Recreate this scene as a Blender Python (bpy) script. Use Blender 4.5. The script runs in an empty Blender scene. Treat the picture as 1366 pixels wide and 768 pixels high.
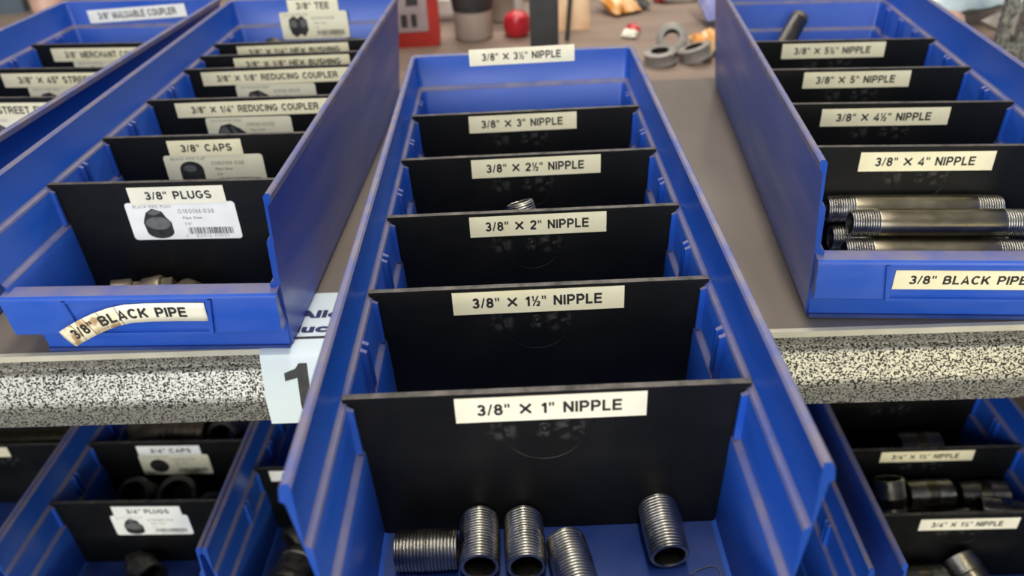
import bpy, math, random
from mathutils import Vector, Matrix, Euler
random.seed(7)
S = 0.001                      # everything below is written in millimetres
C = bpy.context.scene.collection
PI = math.pi

# ------------------------------------------------------------------ camera
cam_d = bpy.data.cameras.new('camera'); cam = bpy.data.objects.new('camera', cam_d); C.objects.link(cam)
cam.matrix_world = Matrix.Translation(Vector((-4.84, -168.42, 278.63)) * S) @ Matrix((
    (0.9990926718, 0.0338083459, 0.0259003644, 0),
    (0.0033089472, 0.5446867230, -0.8386330691, 0),
    (-0.0424603816, 0.8379578567, 0.5440806433, 0), (0, 0, 0, 1)))
cam_d.sensor_width = 36; cam_d.lens = 1072.71 / 1366 * 36
cam_d.clip_start = 0.01; cam_d.clip_end = 50
cam_d.dof.use_dof = True; cam_d.dof.focus_distance = 0.395; cam_d.dof.aperture_fstop = 8.5
bpy.context.scene.camera = cam

# ------------------------------------------------------------------ world and lights
w = bpy.data.worlds.new('world'); bpy.context.scene.world = w; w.use_nodes = True
w.node_tree.nodes['Background'].inputs[0].default_value = (0.95, 0.97, 1.0, 1)
w.node_tree.nodes['Background'].inputs[1].default_value = 0.30
def area(name, loc, target, size, energy, col):
    d = bpy.data.lights.new(name, 'AREA'); d.shape = 'RECTANGLE'; d.size, d.size_y = size; d.energy = energy; d.color = col
    o = bpy.data.objects.new(name, d); C.objects.link(o); o.location = loc
    o.rotation_euler = (Vector(target) - Vector(loc)).to_track_quat('-Z', 'Y').to_euler(); return o
area('window_light_behind_viewer', (-0.70, -2.2, 0.78), (-.1, 0.3, 0), (2.2, 1.45), 60, (0.99, 1.0, 0.985))
area('ceiling_lamp_middle', (0.05, 0.1, 1.9), (0.05, 0.1, 0), (0.14, 2.2), 34, (1.0, 0.95, 0.82))
area('warm_lamp_right', (1.13, -1.7, 0.16), (0.25, 0.2, 0), (0.42, 0.26), 14, (1.0, 0.88, 0.50))
area('ceiling_lamp_back', (0.1, 1.9, 1.5), (0, 1.0, 0), (1.2, 0.4), 20, (1.0, 0.86, 0.76))
vs = bpy.context.scene.view_settings
vs.view_transform = 'Standard'; vs.look = 'None'; vs.gamma = 1; vs.use_curve_mapping = False; vs.exposure = 0.0

# ------------------------------------------------------------------ materials
def new_mat(name):
    m = bpy.data.materials.new(name); m.use_nodes = True
    return m, m.node_tree, m.node_tree.nodes['Principled BSDF']
def node(t, typ, **k):
    n = t.nodes.new(typ)
    for a, b in k.items(): setattr(n, a, b)
    return n
def ramp(t, stops):
    r = node(t, 'ShaderNodeValToRGB'); e = r.color_ramp.elements
    while len(e) < len(stops): e.new(0.5)
    for q, (p, c) in zip(e, stops): q.position = p; q.color = (*c, 1) if len(c) == 3 else c
    return r
def coords(t, scale=(1, 1, 1)):
    c = node(t, 'ShaderNodeTexCoord'); mp = node(t, 'ShaderNodeMapping'); mp.inputs['Scale'].default_value = scale
    t.links.new(c.outputs['Object'], mp.inputs[0]); return mp.outputs[0]
def noisy(name, c1, c2, scale=40, rough=(0.4, 0.6), metal=0.0, stretch=(1, 1, 1), lo=.35, hi=.7, bump=0.0, bscale=None, spec=0.5, detail=5, coat=0.0):
    m, t, b = new_mat(name); v = coords(t, stretch)
    n = node(t, 'ShaderNodeTexNoise'); n.inputs['Scale'].default_value = scale; n.inputs['Detail'].default_value = detail
    t.links.new(v, n.inputs['Vector'])
    r = ramp(t, [(lo, c1), (hi, c2)]); t.links.new(n.outputs['Fac'], r.inputs[0]); t.links.new(r.outputs[0], b.inputs['Base Color'])
    q = node(t, 'ShaderNodeMapRange'); q.inputs['To Min'].default_value, q.inputs['To Max'].default_value = rough
    q.inputs['From Min'].default_value = lo; q.inputs['From Max'].default_value = hi
    t.links.new(n.outputs['Fac'], q.inputs[0]); t.links.new(q.outputs[0], b.inputs['Roughness'])
    b.inputs['Metallic'].default_value = metal; b.inputs['Specular IOR Level'].default_value = spec
    b.inputs['Coat Weight'].default_value = coat
    if bump:
        n2 = node(t, 'ShaderNodeTexNoise'); n2.inputs['Scale'].default_value = bscale or scale; n2.inputs['Detail'].default_value = 4
        t.links.new(v, n2.inputs['Vector'])
        bp = node(t, 'ShaderNodeBump'); bp.inputs['Strength'].default_value = bump; bp.inputs['Distance'].default_value = 0.0004
        t.links.new(n2.outputs['Fac'], bp.inputs['Height']); t.links.new(bp.outputs[0], b.inputs['Normal'])
    return m
BLUE = noisy('blue plastic', (0.010, 0.076, 0.46), (0.030, 0.095, 0.46), 22, (0.30, 0.46), stretch=(1, .35, 2.2), bump=.05, bscale=60)
SHADEBLUE = noisy('blue plastic floor with painted shade', (0.008, 0.035, 0.19), (0.03, 0.055, 0.22), 30, (0.35, 0.6))  # darker, duller blue: the shade on the bin floor painted into its colour
DUSTY = noisy('scuffed dusty blue plastic', (0.15, 0.145, 0.25), (0.07, 0.095, 0.32), 45, (0.55, 0.7), lo=.42, hi=.72)
RIM = noisy('worn blue rim', (0.17, 0.155, 0.23), (0.085, 0.11, 0.33), 60, (0.45, 0.6), lo=.4, hi=.7)
GREYEDGE = noisy('scuffed black plastic edge', (0.10, 0.09, 0.08), (0.03, 0.028, 0.026), 160, (0.5, 0.7))
CREAM = noisy('cream label tape', (0.80, 0.74, 0.50), (0.86, 0.80, 0.57), 90, (0.35, 0.45))
IVORY = noisy('ivory label tape', (0.84, 0.80, 0.65), (0.90, 0.86, 0.71), 90, (0.35, 0.45))
PAPER = noisy('off white sticker', (0.80, 0.76, 0.57), (0.86, 0.82, 0.63), 60, (0.4, 0.5))
WHITE = noisy('white sticker', (0.82, 0.83, 0.80), (0.90, 0.90, 0.87), 60, (0.4, 0.5))
TORN = noisy('browned torn tape', (0.82, 0.76, 0.56), (0.42, 0.27, 0.14), 120, (0.5, 0.6), lo=.5, hi=.62)
INK = noisy('black ink', (0.012, 0.012, 0.012), (0.03, 0.03, 0.03), 200, (0.5, 0.6))
GREYINK = noisy('faded grey ink', (0.16, 0.15, 0.13), (0.25, 0.24, 0.2), 200, (0.5, 0.6))
NAVY = noisy('navy ink', (0.012, 0.015, 0.08), (0.02, 0.025, 0.11), 200, (0.5, 0.6))
PRINTLIGHT = noisy('printed grey highlight', (0.10, 0.10, 0.10), (0.15, 0.15, 0.15), 200, (0.5, 0.6))
STEEL = noisy('oiled black pipe steel', (0.20, 0.175, 0.125), (0.27, 0.24, 0.18), 60, (0.30, 0.38), metal=1.0, stretch=(1, 2, 2), bump=.05, bscale=300)
THREAD = noisy('cut thread steel', (0.36, 0.34, 0.30), (0.58, 0.56, 0.51), 70, (0.24, 0.38), metal=1.0)
CAST = noisy('malleable iron casting', (0.045, 0.04, 0.036), (0.11, 0.10, 0.088), 120, (0.4, 0.6), metal=.7, bump=.4, bscale=500)
TANCAST = noisy('tan oily iron casting', (0.17, 0.14, 0.10), (0.30, 0.25, 0.18), 80, (0.35, 0.5), metal=.6, bump=.3, bscale=400)
COATED = noisy('black coated pipe', (0.012, 0.011, 0.011), (0.03, 0.028, 0.026), 90, (0.3, 0.45))
BORE = noisy('dark pipe bore', (0.02, 0.018, 0.015), (0.05, 0.04, 0.03), 200, (0.5, 0.7), metal=.6)
DECK = noisy('grey laminated board', (0.155, 0.13, 0.105), (0.20, 0.17, 0.14), 14, (0.16, 0.28), stretch=(1, .3, 1), spec=.6)
DECKEDGE = noisy('pale board edge', (0.46, 0.44, 0.36), (0.54, 0.51, 0.42), 50, (0.35, 0.5))
BOARD = noisy('brown board', (0.21, 0.15, 0.115), (0.29, 0.215, 0.17), 9, (0.5, 0.65), stretch=(.5, 3, 1))
CARD = noisy('white plastic card', (0.58, 0.66, 0.69), (0.63, 0.71, 0.74), 20, (0.3, 0.4))
RUST = noisy('rust brown stain', (0.10, 0.02, 0.01), (0.16, 0.035, 0.02), 300, (0.6, 0.7))
RED = noisy('red plastic', (0.45, 0.025, 0.015), (0.55, 0.04, 0.025), 30, (0.35, 0.5))
GLOSSRED = noisy('crimson plastic', (0.50, 0.01, 0.02), (0.58, 0.02, 0.035), 30, (0.25, 0.4))
TUB = noisy('tan white tub', (0.42, 0.34, 0.28), (0.50, 0.41, 0.34), 30, (0.4, 0.5))
DARK = noisy('charcoal plastic', (0.03, 0.028, 0.027), (0.045, 0.042, 0.04), 40, (0.5, 0.6))
DARKMETAL = noisy('charcoal painted steel', (0.045, 0.045, 0.045), (0.06, 0.06, 0.06), 60, (0.5, 0.65))
JAR = noisy('hazy brown grey jar', (0.24, 0.19, 0.15), (0.34, 0.28, 0.23), 30, (0.3, 0.4))
ORANGE = noisy('orange wrapper', (0.85, 0.34, 0.06), (0.95, 0.62, 0.32), 35, (0.25, 0.4), lo=.42, hi=.58)
PEACH = noisy('peach wrapper', (0.85, 0.52, 0.28), (0.95, 0.68, 0.42), 35, (0.3, 0.45))
LILAC = noisy('lilac wrapper', (0.25, 0.27, 0.62), (0.5, 0.5, 0.75), 45, (0.2, 0.35))
FILMBLUE = noisy('pale blue film', (0.38, 0.50, 0.58), (0.62, 0.72, 0.78), 30, (0.15, 0.3), bump=.5, bscale=60)
PINKFILM = noisy('pinkish film', (0.55, 0.30, 0.22), (0.75, 0.52, 0.42), 25, (0.2, 0.35))
GREYPLAS = noisy('grey plastic fitting', (0.23, 0.21, 0.19), (0.33, 0.31, 0.28), 50, (0.35, 0.5))
SLATE = noisy('slate blue plastic', (0.05, 0.075, 0.10), (0.07, 0.10, 0.13), 20, (0.4, 0.5))
FLOOR = noisy('grey concrete', (0.18, 0.17, 0.16), (0.26, 0.25, 0.23), 3, (0.6, 0.8))

def black_divider_mat():
    m, t, b = new_mat('black divider plastic'); co = node(t, 'ShaderNodeTexCoord')
    n = node(t, 'ShaderNodeTexNoise'); n.inputs['Scale'].default_value = 260; n.inputs['Detail'].default_value = 3
    t.links.new(co.outputs['Object'], n.inputs['Vector'])
    tot = None
    for cx, cz, r in ((-.0175, .0605, .0075), (.009, .0605, .0085), (.0, .0575, .005)):      # chalky rubbed marks beside the moulding gate
        d = node(t, 'ShaderNodeVectorMath', operation='DISTANCE'); d.inputs[1].default_value = (cx, 0, cz)
        t.links.new(co.outputs['Object'], d.inputs[0])
        q = node(t, 'ShaderNodeMapRange'); q.inputs['From Min'].default_value = r; q.inputs['From Max'].default_value = r * .35
        t.links.new(d.outputs['Value'], q.inputs[0])
        if tot is None: tot = q.outputs[0]
        else:
            a = node(t, 'ShaderNodeMath', operation='MAXIMUM'); t.links.new(tot, a.inputs[0]); t.links.new(q.outputs[0], a.inputs[1]); tot = a.outputs[0]
    r = ramp(t, [(.48, (0, 0, 0)), (.66, (1, 1, 1))]); t.links.new(n.outputs['Fac'], r.inputs[0])
    mu = node(t, 'ShaderNodeMath', operation='MULTIPLY'); t.links.new(tot, mu.inputs[0]); t.links.new(r.outputs[0], mu.inputs[1])
    n2 = node(t, 'ShaderNodeTexNoise'); n2.inputs['Scale'].default_value = 30; n2.inputs['Detail'].default_value = 6
    t.links.new(co.outputs['Object'], n2.inputs['Vector'])
    r2 = ramp(t, [(.4, (0.0055, 0.0058, 0.006)), (.75, (0.011, 0.011, 0.0105))]); t.links.new(n2.outputs['Fac'], r2.inputs[0])
    mx = node(t, 'ShaderNodeMix', data_type='RGBA'); t.links.new(mu.outputs[0], mx.inputs[0]); t.links.new(r2.outputs[0], mx.inputs[6])
    mx.inputs[7].default_value = (.05, .05, .047, 1); t.links.new(mx.outputs[2], b.inputs['Base Color'])
    b.inputs['Roughness'].default_value = .40; b.inputs['Specular IOR Level'].default_value = .24
    return m
BLACK = black_divider_mat()

def hammered():
    m, t, b = new_mat('hammered silver vein paint'); v = coords(t, (1, 1, 1.25))
    n0 = node(t, 'ShaderNodeTexNoise'); n0.inputs['Scale'].default_value = 820; n0.inputs['Detail'].default_value = .6; n0.inputs['Distortion'].default_value = .5
    t.links.new(v, n0.inputs['Vector'])
    ab = node(t, 'ShaderNodeMapRange'); ab.inputs['From Min'].default_value = .40; ab.inputs['From Max'].default_value = .56; t.links.new(n0.outputs['Fac'], ab.inputs[0])
    r = ramp(t, [(.26, (0.028, 0.027, 0.024)), (.64, (0.47, 0.46, 0.42))]); t.links.new(ab.outputs[0], r.inputs[0])
    t.links.new(r.outputs[0], b.inputs['Base Color'])
    b.inputs['Metallic'].default_value = .68; b.inputs['Roughness'].default_value = .47
    bp = node(t, 'ShaderNodeBump'); bp.inputs['Strength'].default_value = .3; bp.inputs['Distance'].default_value = .0003
    t.links.new(ab.outputs[0], bp.inputs['Height']); t.links.new(bp.outputs[0], b.inputs['Normal'])
    return m
HAMMER = hammered()
HAMMERGREY = noisy('hammered grey paint', (0.10, 0.105, 0.11), (0.27, 0.28, 0.29), 190, (0.3, 0.4), metal=.6, lo=.4, hi=.6, bump=.6, bscale=260)

# ------------------------------------------------------------------ mesh helpers
def mesh_obj(name, V, F, mats, parent=None, fm=None, smooth=None, loc=(0, 0, 0), rot=None):
    me = bpy.data.meshes.new(name); me.from_pydata([tuple(c * S for c in v) for v in V], [], F)
    if not isinstance(mats, (list, tuple)): mats = [mats]
    for m in mats: me.materials.append(m)
    if fm:
        for p, i in zip(me.polygons, fm): p.material_index = i
    me.update()
    if smooth is not None:
        me.polygons.foreach_set('use_smooth', [True] * len(me.polygons)); me.set_sharp_from_angle(angle=math.radians(smooth))
    o = bpy.data.objects.new(name, me); C.objects.link(o)
    o.location = Vector(loc) * S
    if rot is not None: o.rotation_euler = rot
    if parent: o.parent = parent
    return o
class MB:
    def __init__(s): s.V = []; s.F = []; s.M = []
    def add(s, V, F, m=0):
        k = len(s.V); s.V += [tuple(v) for v in V]; s.F += [[i + k for i in f] for f in F]; s.M += [m] * len(F) if isinstance(m, int) else m
    def box(s, x0, x1, y0, y1, z0, z1, m=0, top=None):
        V = [(x0, y0, z0), (x1, y0, z0), (x1, y1, z0), (x0, y1, z0), (x0, y0, z1), (x1, y0, z1), (x1, y1, z1), (x0, y1, z1)]
        s.add(V, [[0, 3, 2, 1], [4, 5, 6, 7], [0, 1, 5, 4], [1, 2, 6, 5], [2, 3, 7, 6], [3, 0, 4, 7]], [m, m if top is None else top, m, m, m, m])
    def prism(s, poly, y0, y1, m=0, axis='y', cap=None):
        """poly in (a,b); axis y: (x,z) polygon (clockwise seen from -y is fine) extruded in y"""
        n = len(poly); f = {'y': lambda a, b, c: (a, c, b), 'x': lambda a, b, c: (c, a, b), 'z': lambda a, b, c: (a, b, c)}[axis]
        V = [f(a, b, y0) for a, b in poly] + [f(a, b, y1) for a, b in poly]
        ar = sum(poly[i][0] * poly[(i + 1) % n][1] - poly[(i + 1) % n][0] * poly[i][1] for i in range(n))
        F = [list(range(n)), list(range(2 * n - 1, n - 1, -1))] + [[i, i + n, (i + 1) % n + n, (i + 1) % n] for i in range(n)]
        flip = (ar < 0) ^ (axis in 'xz') ^ (y1 < y0)
        if axis == 'x': pass
        if flip: F = [q[::-1] for q in F]
        s.add(V, F, m if cap is None else [cap, m] + [m] * n)
    def lathe(s, prof, n=32, M=None, m=0, mats=None, close=False):
        """prof (x along axis, radius)"""
        k = len(prof); V = []
        for x, r in prof:
            for j in range(n):
                a = 2 * PI * j / n; v = Vector((x, r * math.cos(a), r * math.sin(a)))
                V.append(M @ v if M else v)
        F = []; fm = []
        for i in range(k - 1 + (1 if close else 0)):
            for j in range(n):
                F.append([i * n + j, i * n + (j + 1) % n, ((i + 1) % k) * n + (j + 1) % n, ((i + 1) % k) * n + j]); fm.append(mats[i] if mats else m)
        if not close:
            if prof[0][1] > 1e-6: F.append(list(range(n))[::-1]); fm.append(mats[0] if mats else m)
            if prof[-1][1] > 1e-6: F.append([(k - 1) * n + j for j in range(n)]); fm.append(mats[-1] if mats else m)
        F = [q[::-1] for q in F] if False else F
        s.add(V, F, fm)
    def build(s, name, mats, parent=None, smooth=None, **k):
        return mesh_obj(name, s.V, s.F, mats, parent, s.M, smooth, **k)
def fix_normals(o):
    import bmesh
    bm = bmesh.new(); bm.from_mesh(o.data); bmesh.ops.recalc_face_normals(bm, faces=bm.faces); bm.to_mesh(o.data); bm.free(); return o
def root(name, label, cat, group=None, loc=(0, 0, 0), rot=(0, 0, 0)):
    o = bpy.data.objects.new(name, None); C.objects.link(o); o.location = Vector(loc) * S; o.rotation_euler = rot
    o.empty_display_size = .02; tag(o, label, cat, group); return o
def tag(o, label, cat, group=None):
    o['label'] = label; o['category'] = cat
    if group: o['group'] = group
    return o
def structure(o, kind='structure'): o['kind'] = kind; return o
def copy_tree(o, parent=None):
    c = o.copy(); C.objects.link(c); c.parent = parent
    for ch in list(o.children): copy_tree(ch, c)
    return c

# lettering: block capitals and figures drawn as strokes; small mixed-case print uses the built-in font
def arc(cx, cy, rx, ry, a0, a1, n=9): return [(cx + rx * math.cos(math.radians(a0 + (a1 - a0) * i / (n - 1))), cy + ry * math.sin(math.radians(a0 + (a1 - a0) * i / (n - 1)))) for i in range(n)]
a_, b_ = .085, .915
GL_ = {
 'I': (.17, [[(.085, 0), (.085, 1)]]), 'L': (.62, [[(.09, 1), (.09, a_), (.62, a_)]]),
 'E': (.70, [[(.70, b_), (.09, b_), (.09, a_), (.71, a_)], [(.09, .52), (.66, .52)]]), 'F': (.64, [[(.64, b_), (.09, b_), (.09, 0)], [(.09, .5), (.58, .5)]]),
 'P': (.72, [[(.09, 0), (.09, b_), (.40, b_)] + arc(.40, .68, .235, .235, 90, -90) + [(.09, .445)]]),
 'R': (.78, [[(.09, 0), (.09, b_), (.42, b_)] + arc(.42, .69, .235, .225, 90, -90) + [(.09, .465)], [(.44, .465)] + [(.58, .40), (.64, .28), (.66, .1), (.70, 0)]]),
 'B': (.76, [[(.09, b_), (.40, b_)] + arc(.40, .72, .21, .195, 90, -90) + [(.09, .525)], [(.40, .525)] + arc(.42, .305, .245, .22, 90, -90) + [(.09, .085), (.09, b_)]]),
 'D': (.80, [[(.09, a_), (.09, b_), (.36, b_)] + arc(.36, .5, .355, .415, 90, -90, 13) + [(.05, a_)]]),
 'N': (.76, [[(.085, 0), (.085, 1)], [(.675, 0), (.675, 1)], [(.09, .93), (.67, .07)]]),
 'M': (.88, [[(.085, 0), (.085, 1)], [(.795, 0), (.795, 1)], [(.09, .93), (.44, .05), (.79, .93)]]),
 'A': (.82, [[(.09, 0), (.41, .93), (.73, 0)], [(.20, .29), (.62, .29)]]), 'V': (.8, [[(.08, 1), (.40, .07), (.72, 1)]]),
 'K': (.78, [[(.085, 0), (.085, 1)], [(.10, .36), (.68, .97)], [(.30, .58), (.70, .03)]]),
 'H': (.76, [[(.085, 0), (.085, 1)], [(.675, 0), (.675, 1)], [(.09, .52), (.67, .52)]]),
 'T': (.72, [[(0, b_), (.72, b_)], [(.36, 0), (.36, b_)]]), 'U': (.76, [[(.085, 1), (.085, .38)] + arc(.38, .38, .295, .295, 180, 360, 11) + [(.675, 1)]]),
 'X': (.98, [[(.08, .08), (.90, .90)], [(.08, .90), (.90, .08)]]),
 'C': (.80, [arc(.42, .5, .335, .415, 42, 318, 17)]), 'O': (.84, [arc(.42, .5, .335, .415, 0, 360, 21)]),
 'G': (.84, [arc(.42, .5, .335, .415, 42, 330, 17) + [(.745, .46), (.44, .46)]]),
 'S': (.74, [arc(.37, .70, .27, .215, 25, 180, 9) + [(.12, .62), (.24, .54), (.5, .47)] + arc(.375, .30, .28, .215, 30, -160, 11)]),
 'W': (1.05, [[(.06, 1), (.28, .06), (.525, .93), (.77, .06), (.99, 1)]]), 'Y': (.78, [[(.06, 1), (.39, .45), (.72, 1)], [(.39, .45), (.39, 0)]]),
 '1': (.42, [[(.30, 0), (.30, .97)], [(.30, .90), (.20, .78), (.03, .72)]]),
 '2': (.64, [arc(.32, .68, .245, .235, 170, -30, 9) + [(.10, .12), (.10, .075), (.62, .075)]]),
 '3': (.64, [arc(.31, .70, .215, .215, 160, -80, 9) + [(.26, .515)], [(.26, .515)] + arc(.31, .295, .24, .215, 80, -165, 11)]),
 '4': (.66, [[(.46, 0), (.46, .93), (.06, .30), (.06, .26), (.66, .26)]]),
 '5': (.64, [[(.58, b_), (.17, b_), (.12, .50)] + arc(.31, .33, .245, .25, 120, -160, 11)]),
 '6': (.64, [arc(.32, .31, .235, .235, 0, 360, 15), [(.086, .34), (.10, .60), (.20, .85), (.36, .92), (.54, .84)]]),
 '7': (.62, [[(.03, b_), (.57, b_), (.36, .5), (.25, 0)]]), '8': (.64, [arc(.32, .715, .205, .195, 0, 360, 15), arc(.32, .30, .24, .22, 0, 360, 15)]),
 '9': (.64, [arc(.32, .69, .235, .235, 0, 360, 15), [(.554, .66), (.54, .40), (.44, .15), (.28, .08), (.10, .16)]]),
 '0': (.66, [arc(.33, .5, .245, .42, 0, 360, 19)]), '/': (.36, [[(.04, 0), (.32, 1)]]), '-': (.36, [[(.02, .36), (.34, .36)]]),
 '"': (.40, [[(.09, 1.0), (.09, .66)], [(.33, 1.0), (.33, .66)]]), '°': (.34, [arc(.17, .83, .11, .11, 0, 360, 11)]),
 '½': (.78, [[(.16, .48), (.16, .96), (.04, .84)], [(.14, 0), (.60, 1)], [(x * .5 + .45, y * .46) for x, y in arc(.32, .68, .245, .235, 170, -30, 7) + [(.10, .12), (.10, .075), (.62, .075)]]]),
 ' ': (.42, []), ':': (.2, [[(.1, .0), (.1, .16)], [(.1, .5), (.1, .66)]]) }
def stroke_geo(txt, t=.165):
    V = []; F = []; x = 0
    for ch in txt:
        wd, st = GL_[ch]
        tt = t * (.66 if ch in '½/' else .7 if ch == '"' else 1)
        for P in st:
            n = len(P); L = []
            closed = n > 6 and math.dist(P[0], P[-1]) < 1e-4
            for i in range(n):
                p0 = P[i - 1] if i else (P[-2] if closed else None); p1 = P[i + 1] if i < n - 1 else (P[1] if closed else None)
                d0 = (Vector(P[i]) - Vector(p0)).normalized() if p0 is not None else None; d1 = (Vector(p1) - Vector(P[i])).normalized() if p1 is not None else None
                if d0 is None: d0 = d1
                if d1 is None: d1 = d0
                d = (d0 + d1); d = d.normalized() if d.length > .05 else d0
                k = min(1.5, 1 / max(.3, d.dot(d0))); nrm = Vector((-d.y, d.x)) * tt / 2 * k
                L.append((Vector(P[i]) + nrm, Vector(P[i]) - nrm))
            k0 = len(V)
            for q, r in L: V += [(x + q.x, q.y), (x + r.x, r.y)]
            for i in range(n - 1): F.append([k0 + 2 * i, k0 + 2 * i + 1, k0 + 2 * i + 3, k0 + 2 * i + 2])
        x += wd + .15
    x -= .15
    return [(a / x, b) for a, b in V], F
_tc = {}
def text_geo(txt, bold=.022):
    if (txt, bold) in _tc: return _tc[(txt, bold)]
    if all(c in GL_ for c in txt):
        _tc[(txt, bold)] = stroke_geo(txt, .215 if bold > .015 else .12); return _tc[(txt, bold)]
    cu = bpy.data.curves.new('t', 'FONT'); cu.body = txt; cu.size = 1; cu.offset = bold; cu.resolution_u = 3; cu.space_word = 1.25; cu.space_character = 1.06
    o = bpy.data.objects.new('t', cu); C.objects.link(o); dg = bpy.context.evaluated_depsgraph_get(); dg.update()
    me = bpy.data.meshes.new_from_object(o.evaluated_get(dg)); V = [(v.co.x, v.co.y) for v in me.vertices]; F = [list(p.vertices) for p in me.polygons]
    bpy.data.objects.remove(o); bpy.data.curves.remove(cu); bpy.data.meshes.remove(me)
    x0 = min(v[0] for v in V); x1 = max(v[0] for v in V); y0 = min(v[1] for v in V); y1 = max(v[1] for v in V)
    V = [((a - x0) / (x1 - x0), (b - y0) / (y1 - y0)) for a, b in V]
    _tc[(txt, bold)] = (V, F); return V, F
def lettering(txt, x0, x1, z0, z1, y, parent, m=None, name='lettering', bold=.022, fn=None):
    V, F = text_geo(txt, bold)
    if fn: W = [fn(x0 + (x1 - x0) * a, z0 + (z1 - z0) * b) for a, b in V]
    else: W = [(x0 + (x1 - x0) * a, y, z0 + (z1 - z0) * b) for a, b in V]
    o = mesh_obj(name, W, F, m or INK, parent)
    # lettering must face -y
    if o.data.polygons and sum(p.normal.y * p.area for p in o.data.polygons) > 0: o.data.flip_normals()
    return o

def rrect(x0, x1, z0, z1, r, n=4):
    P = []
    for cx, cz, a0 in ((x1 - r, z0 + r, -90), (x1 - r, z1 - r, 0), (x0 + r, z1 - r, 90), (x0 + r, z0 + r, 180)):
        for i in range(n + 1):
            a = math.radians(a0 + 90 * i / n); P.append((cx + r * math.cos(a), cz + r * math.sin(a)))
    return P
def strip_label(parent, txt, cx, cz, wdt, h, y, tilt=0.0, mat=None, tx=(.12, .87), tz=(.28, .73), name='label'):
    """12 mm label tape with its lettering as sub-part"""
    mb = MB(); mb.box(-wdt / 2, wdt / 2, -.18, .18, -h / 2, h / 2)
    lb = mb.build(name, mat or CREAM, parent, loc=(cx, y - .2, cz), rot=(0, -tilt, 0))
    lettering(txt, -wdt / 2 + wdt * tx[0], -wdt / 2 + wdt * tx[1], -h / 2 + h * tz[0], -h / 2 + h * tz[1], -.24, lb)
    return lb
def flat(parent, name, polys, y, mat):
    V = []; F = []
    for P in polys:
        k = len(V); V += [(a, y, b) for a, b in P]; F.append(list(range(k, k + len(P))))
    o = mesh_obj(name, V, F, mat, parent); o.data.update()
    bad = [p for p in o.data.polygons if p.normal.y > 0]
    if bad:
        me = o.data; V = [v.co[:] for v in me.vertices]; F = [list(p.vertices)[::-1] if p.normal.y > 0 else list(p.vertices) for p in me.polygons]
        me2 = bpy.data.meshes.new(name); me2.from_pydata(V, [], F); me2.materials.append(mat); o.data = me2
    return o
def ell(cx, cz, a, b, n=18, a0=0, a1=360): return [(cx + a * math.cos(math.radians(a0 + (a1 - a0) * i / (n if a1 - a0 == 360 else n - 1))), cz + b * math.sin(math.radians(a0 + (a1 - a0) * i / (n if a1 - a0 == 360 else n - 1)))) for i in range(n)]
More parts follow.
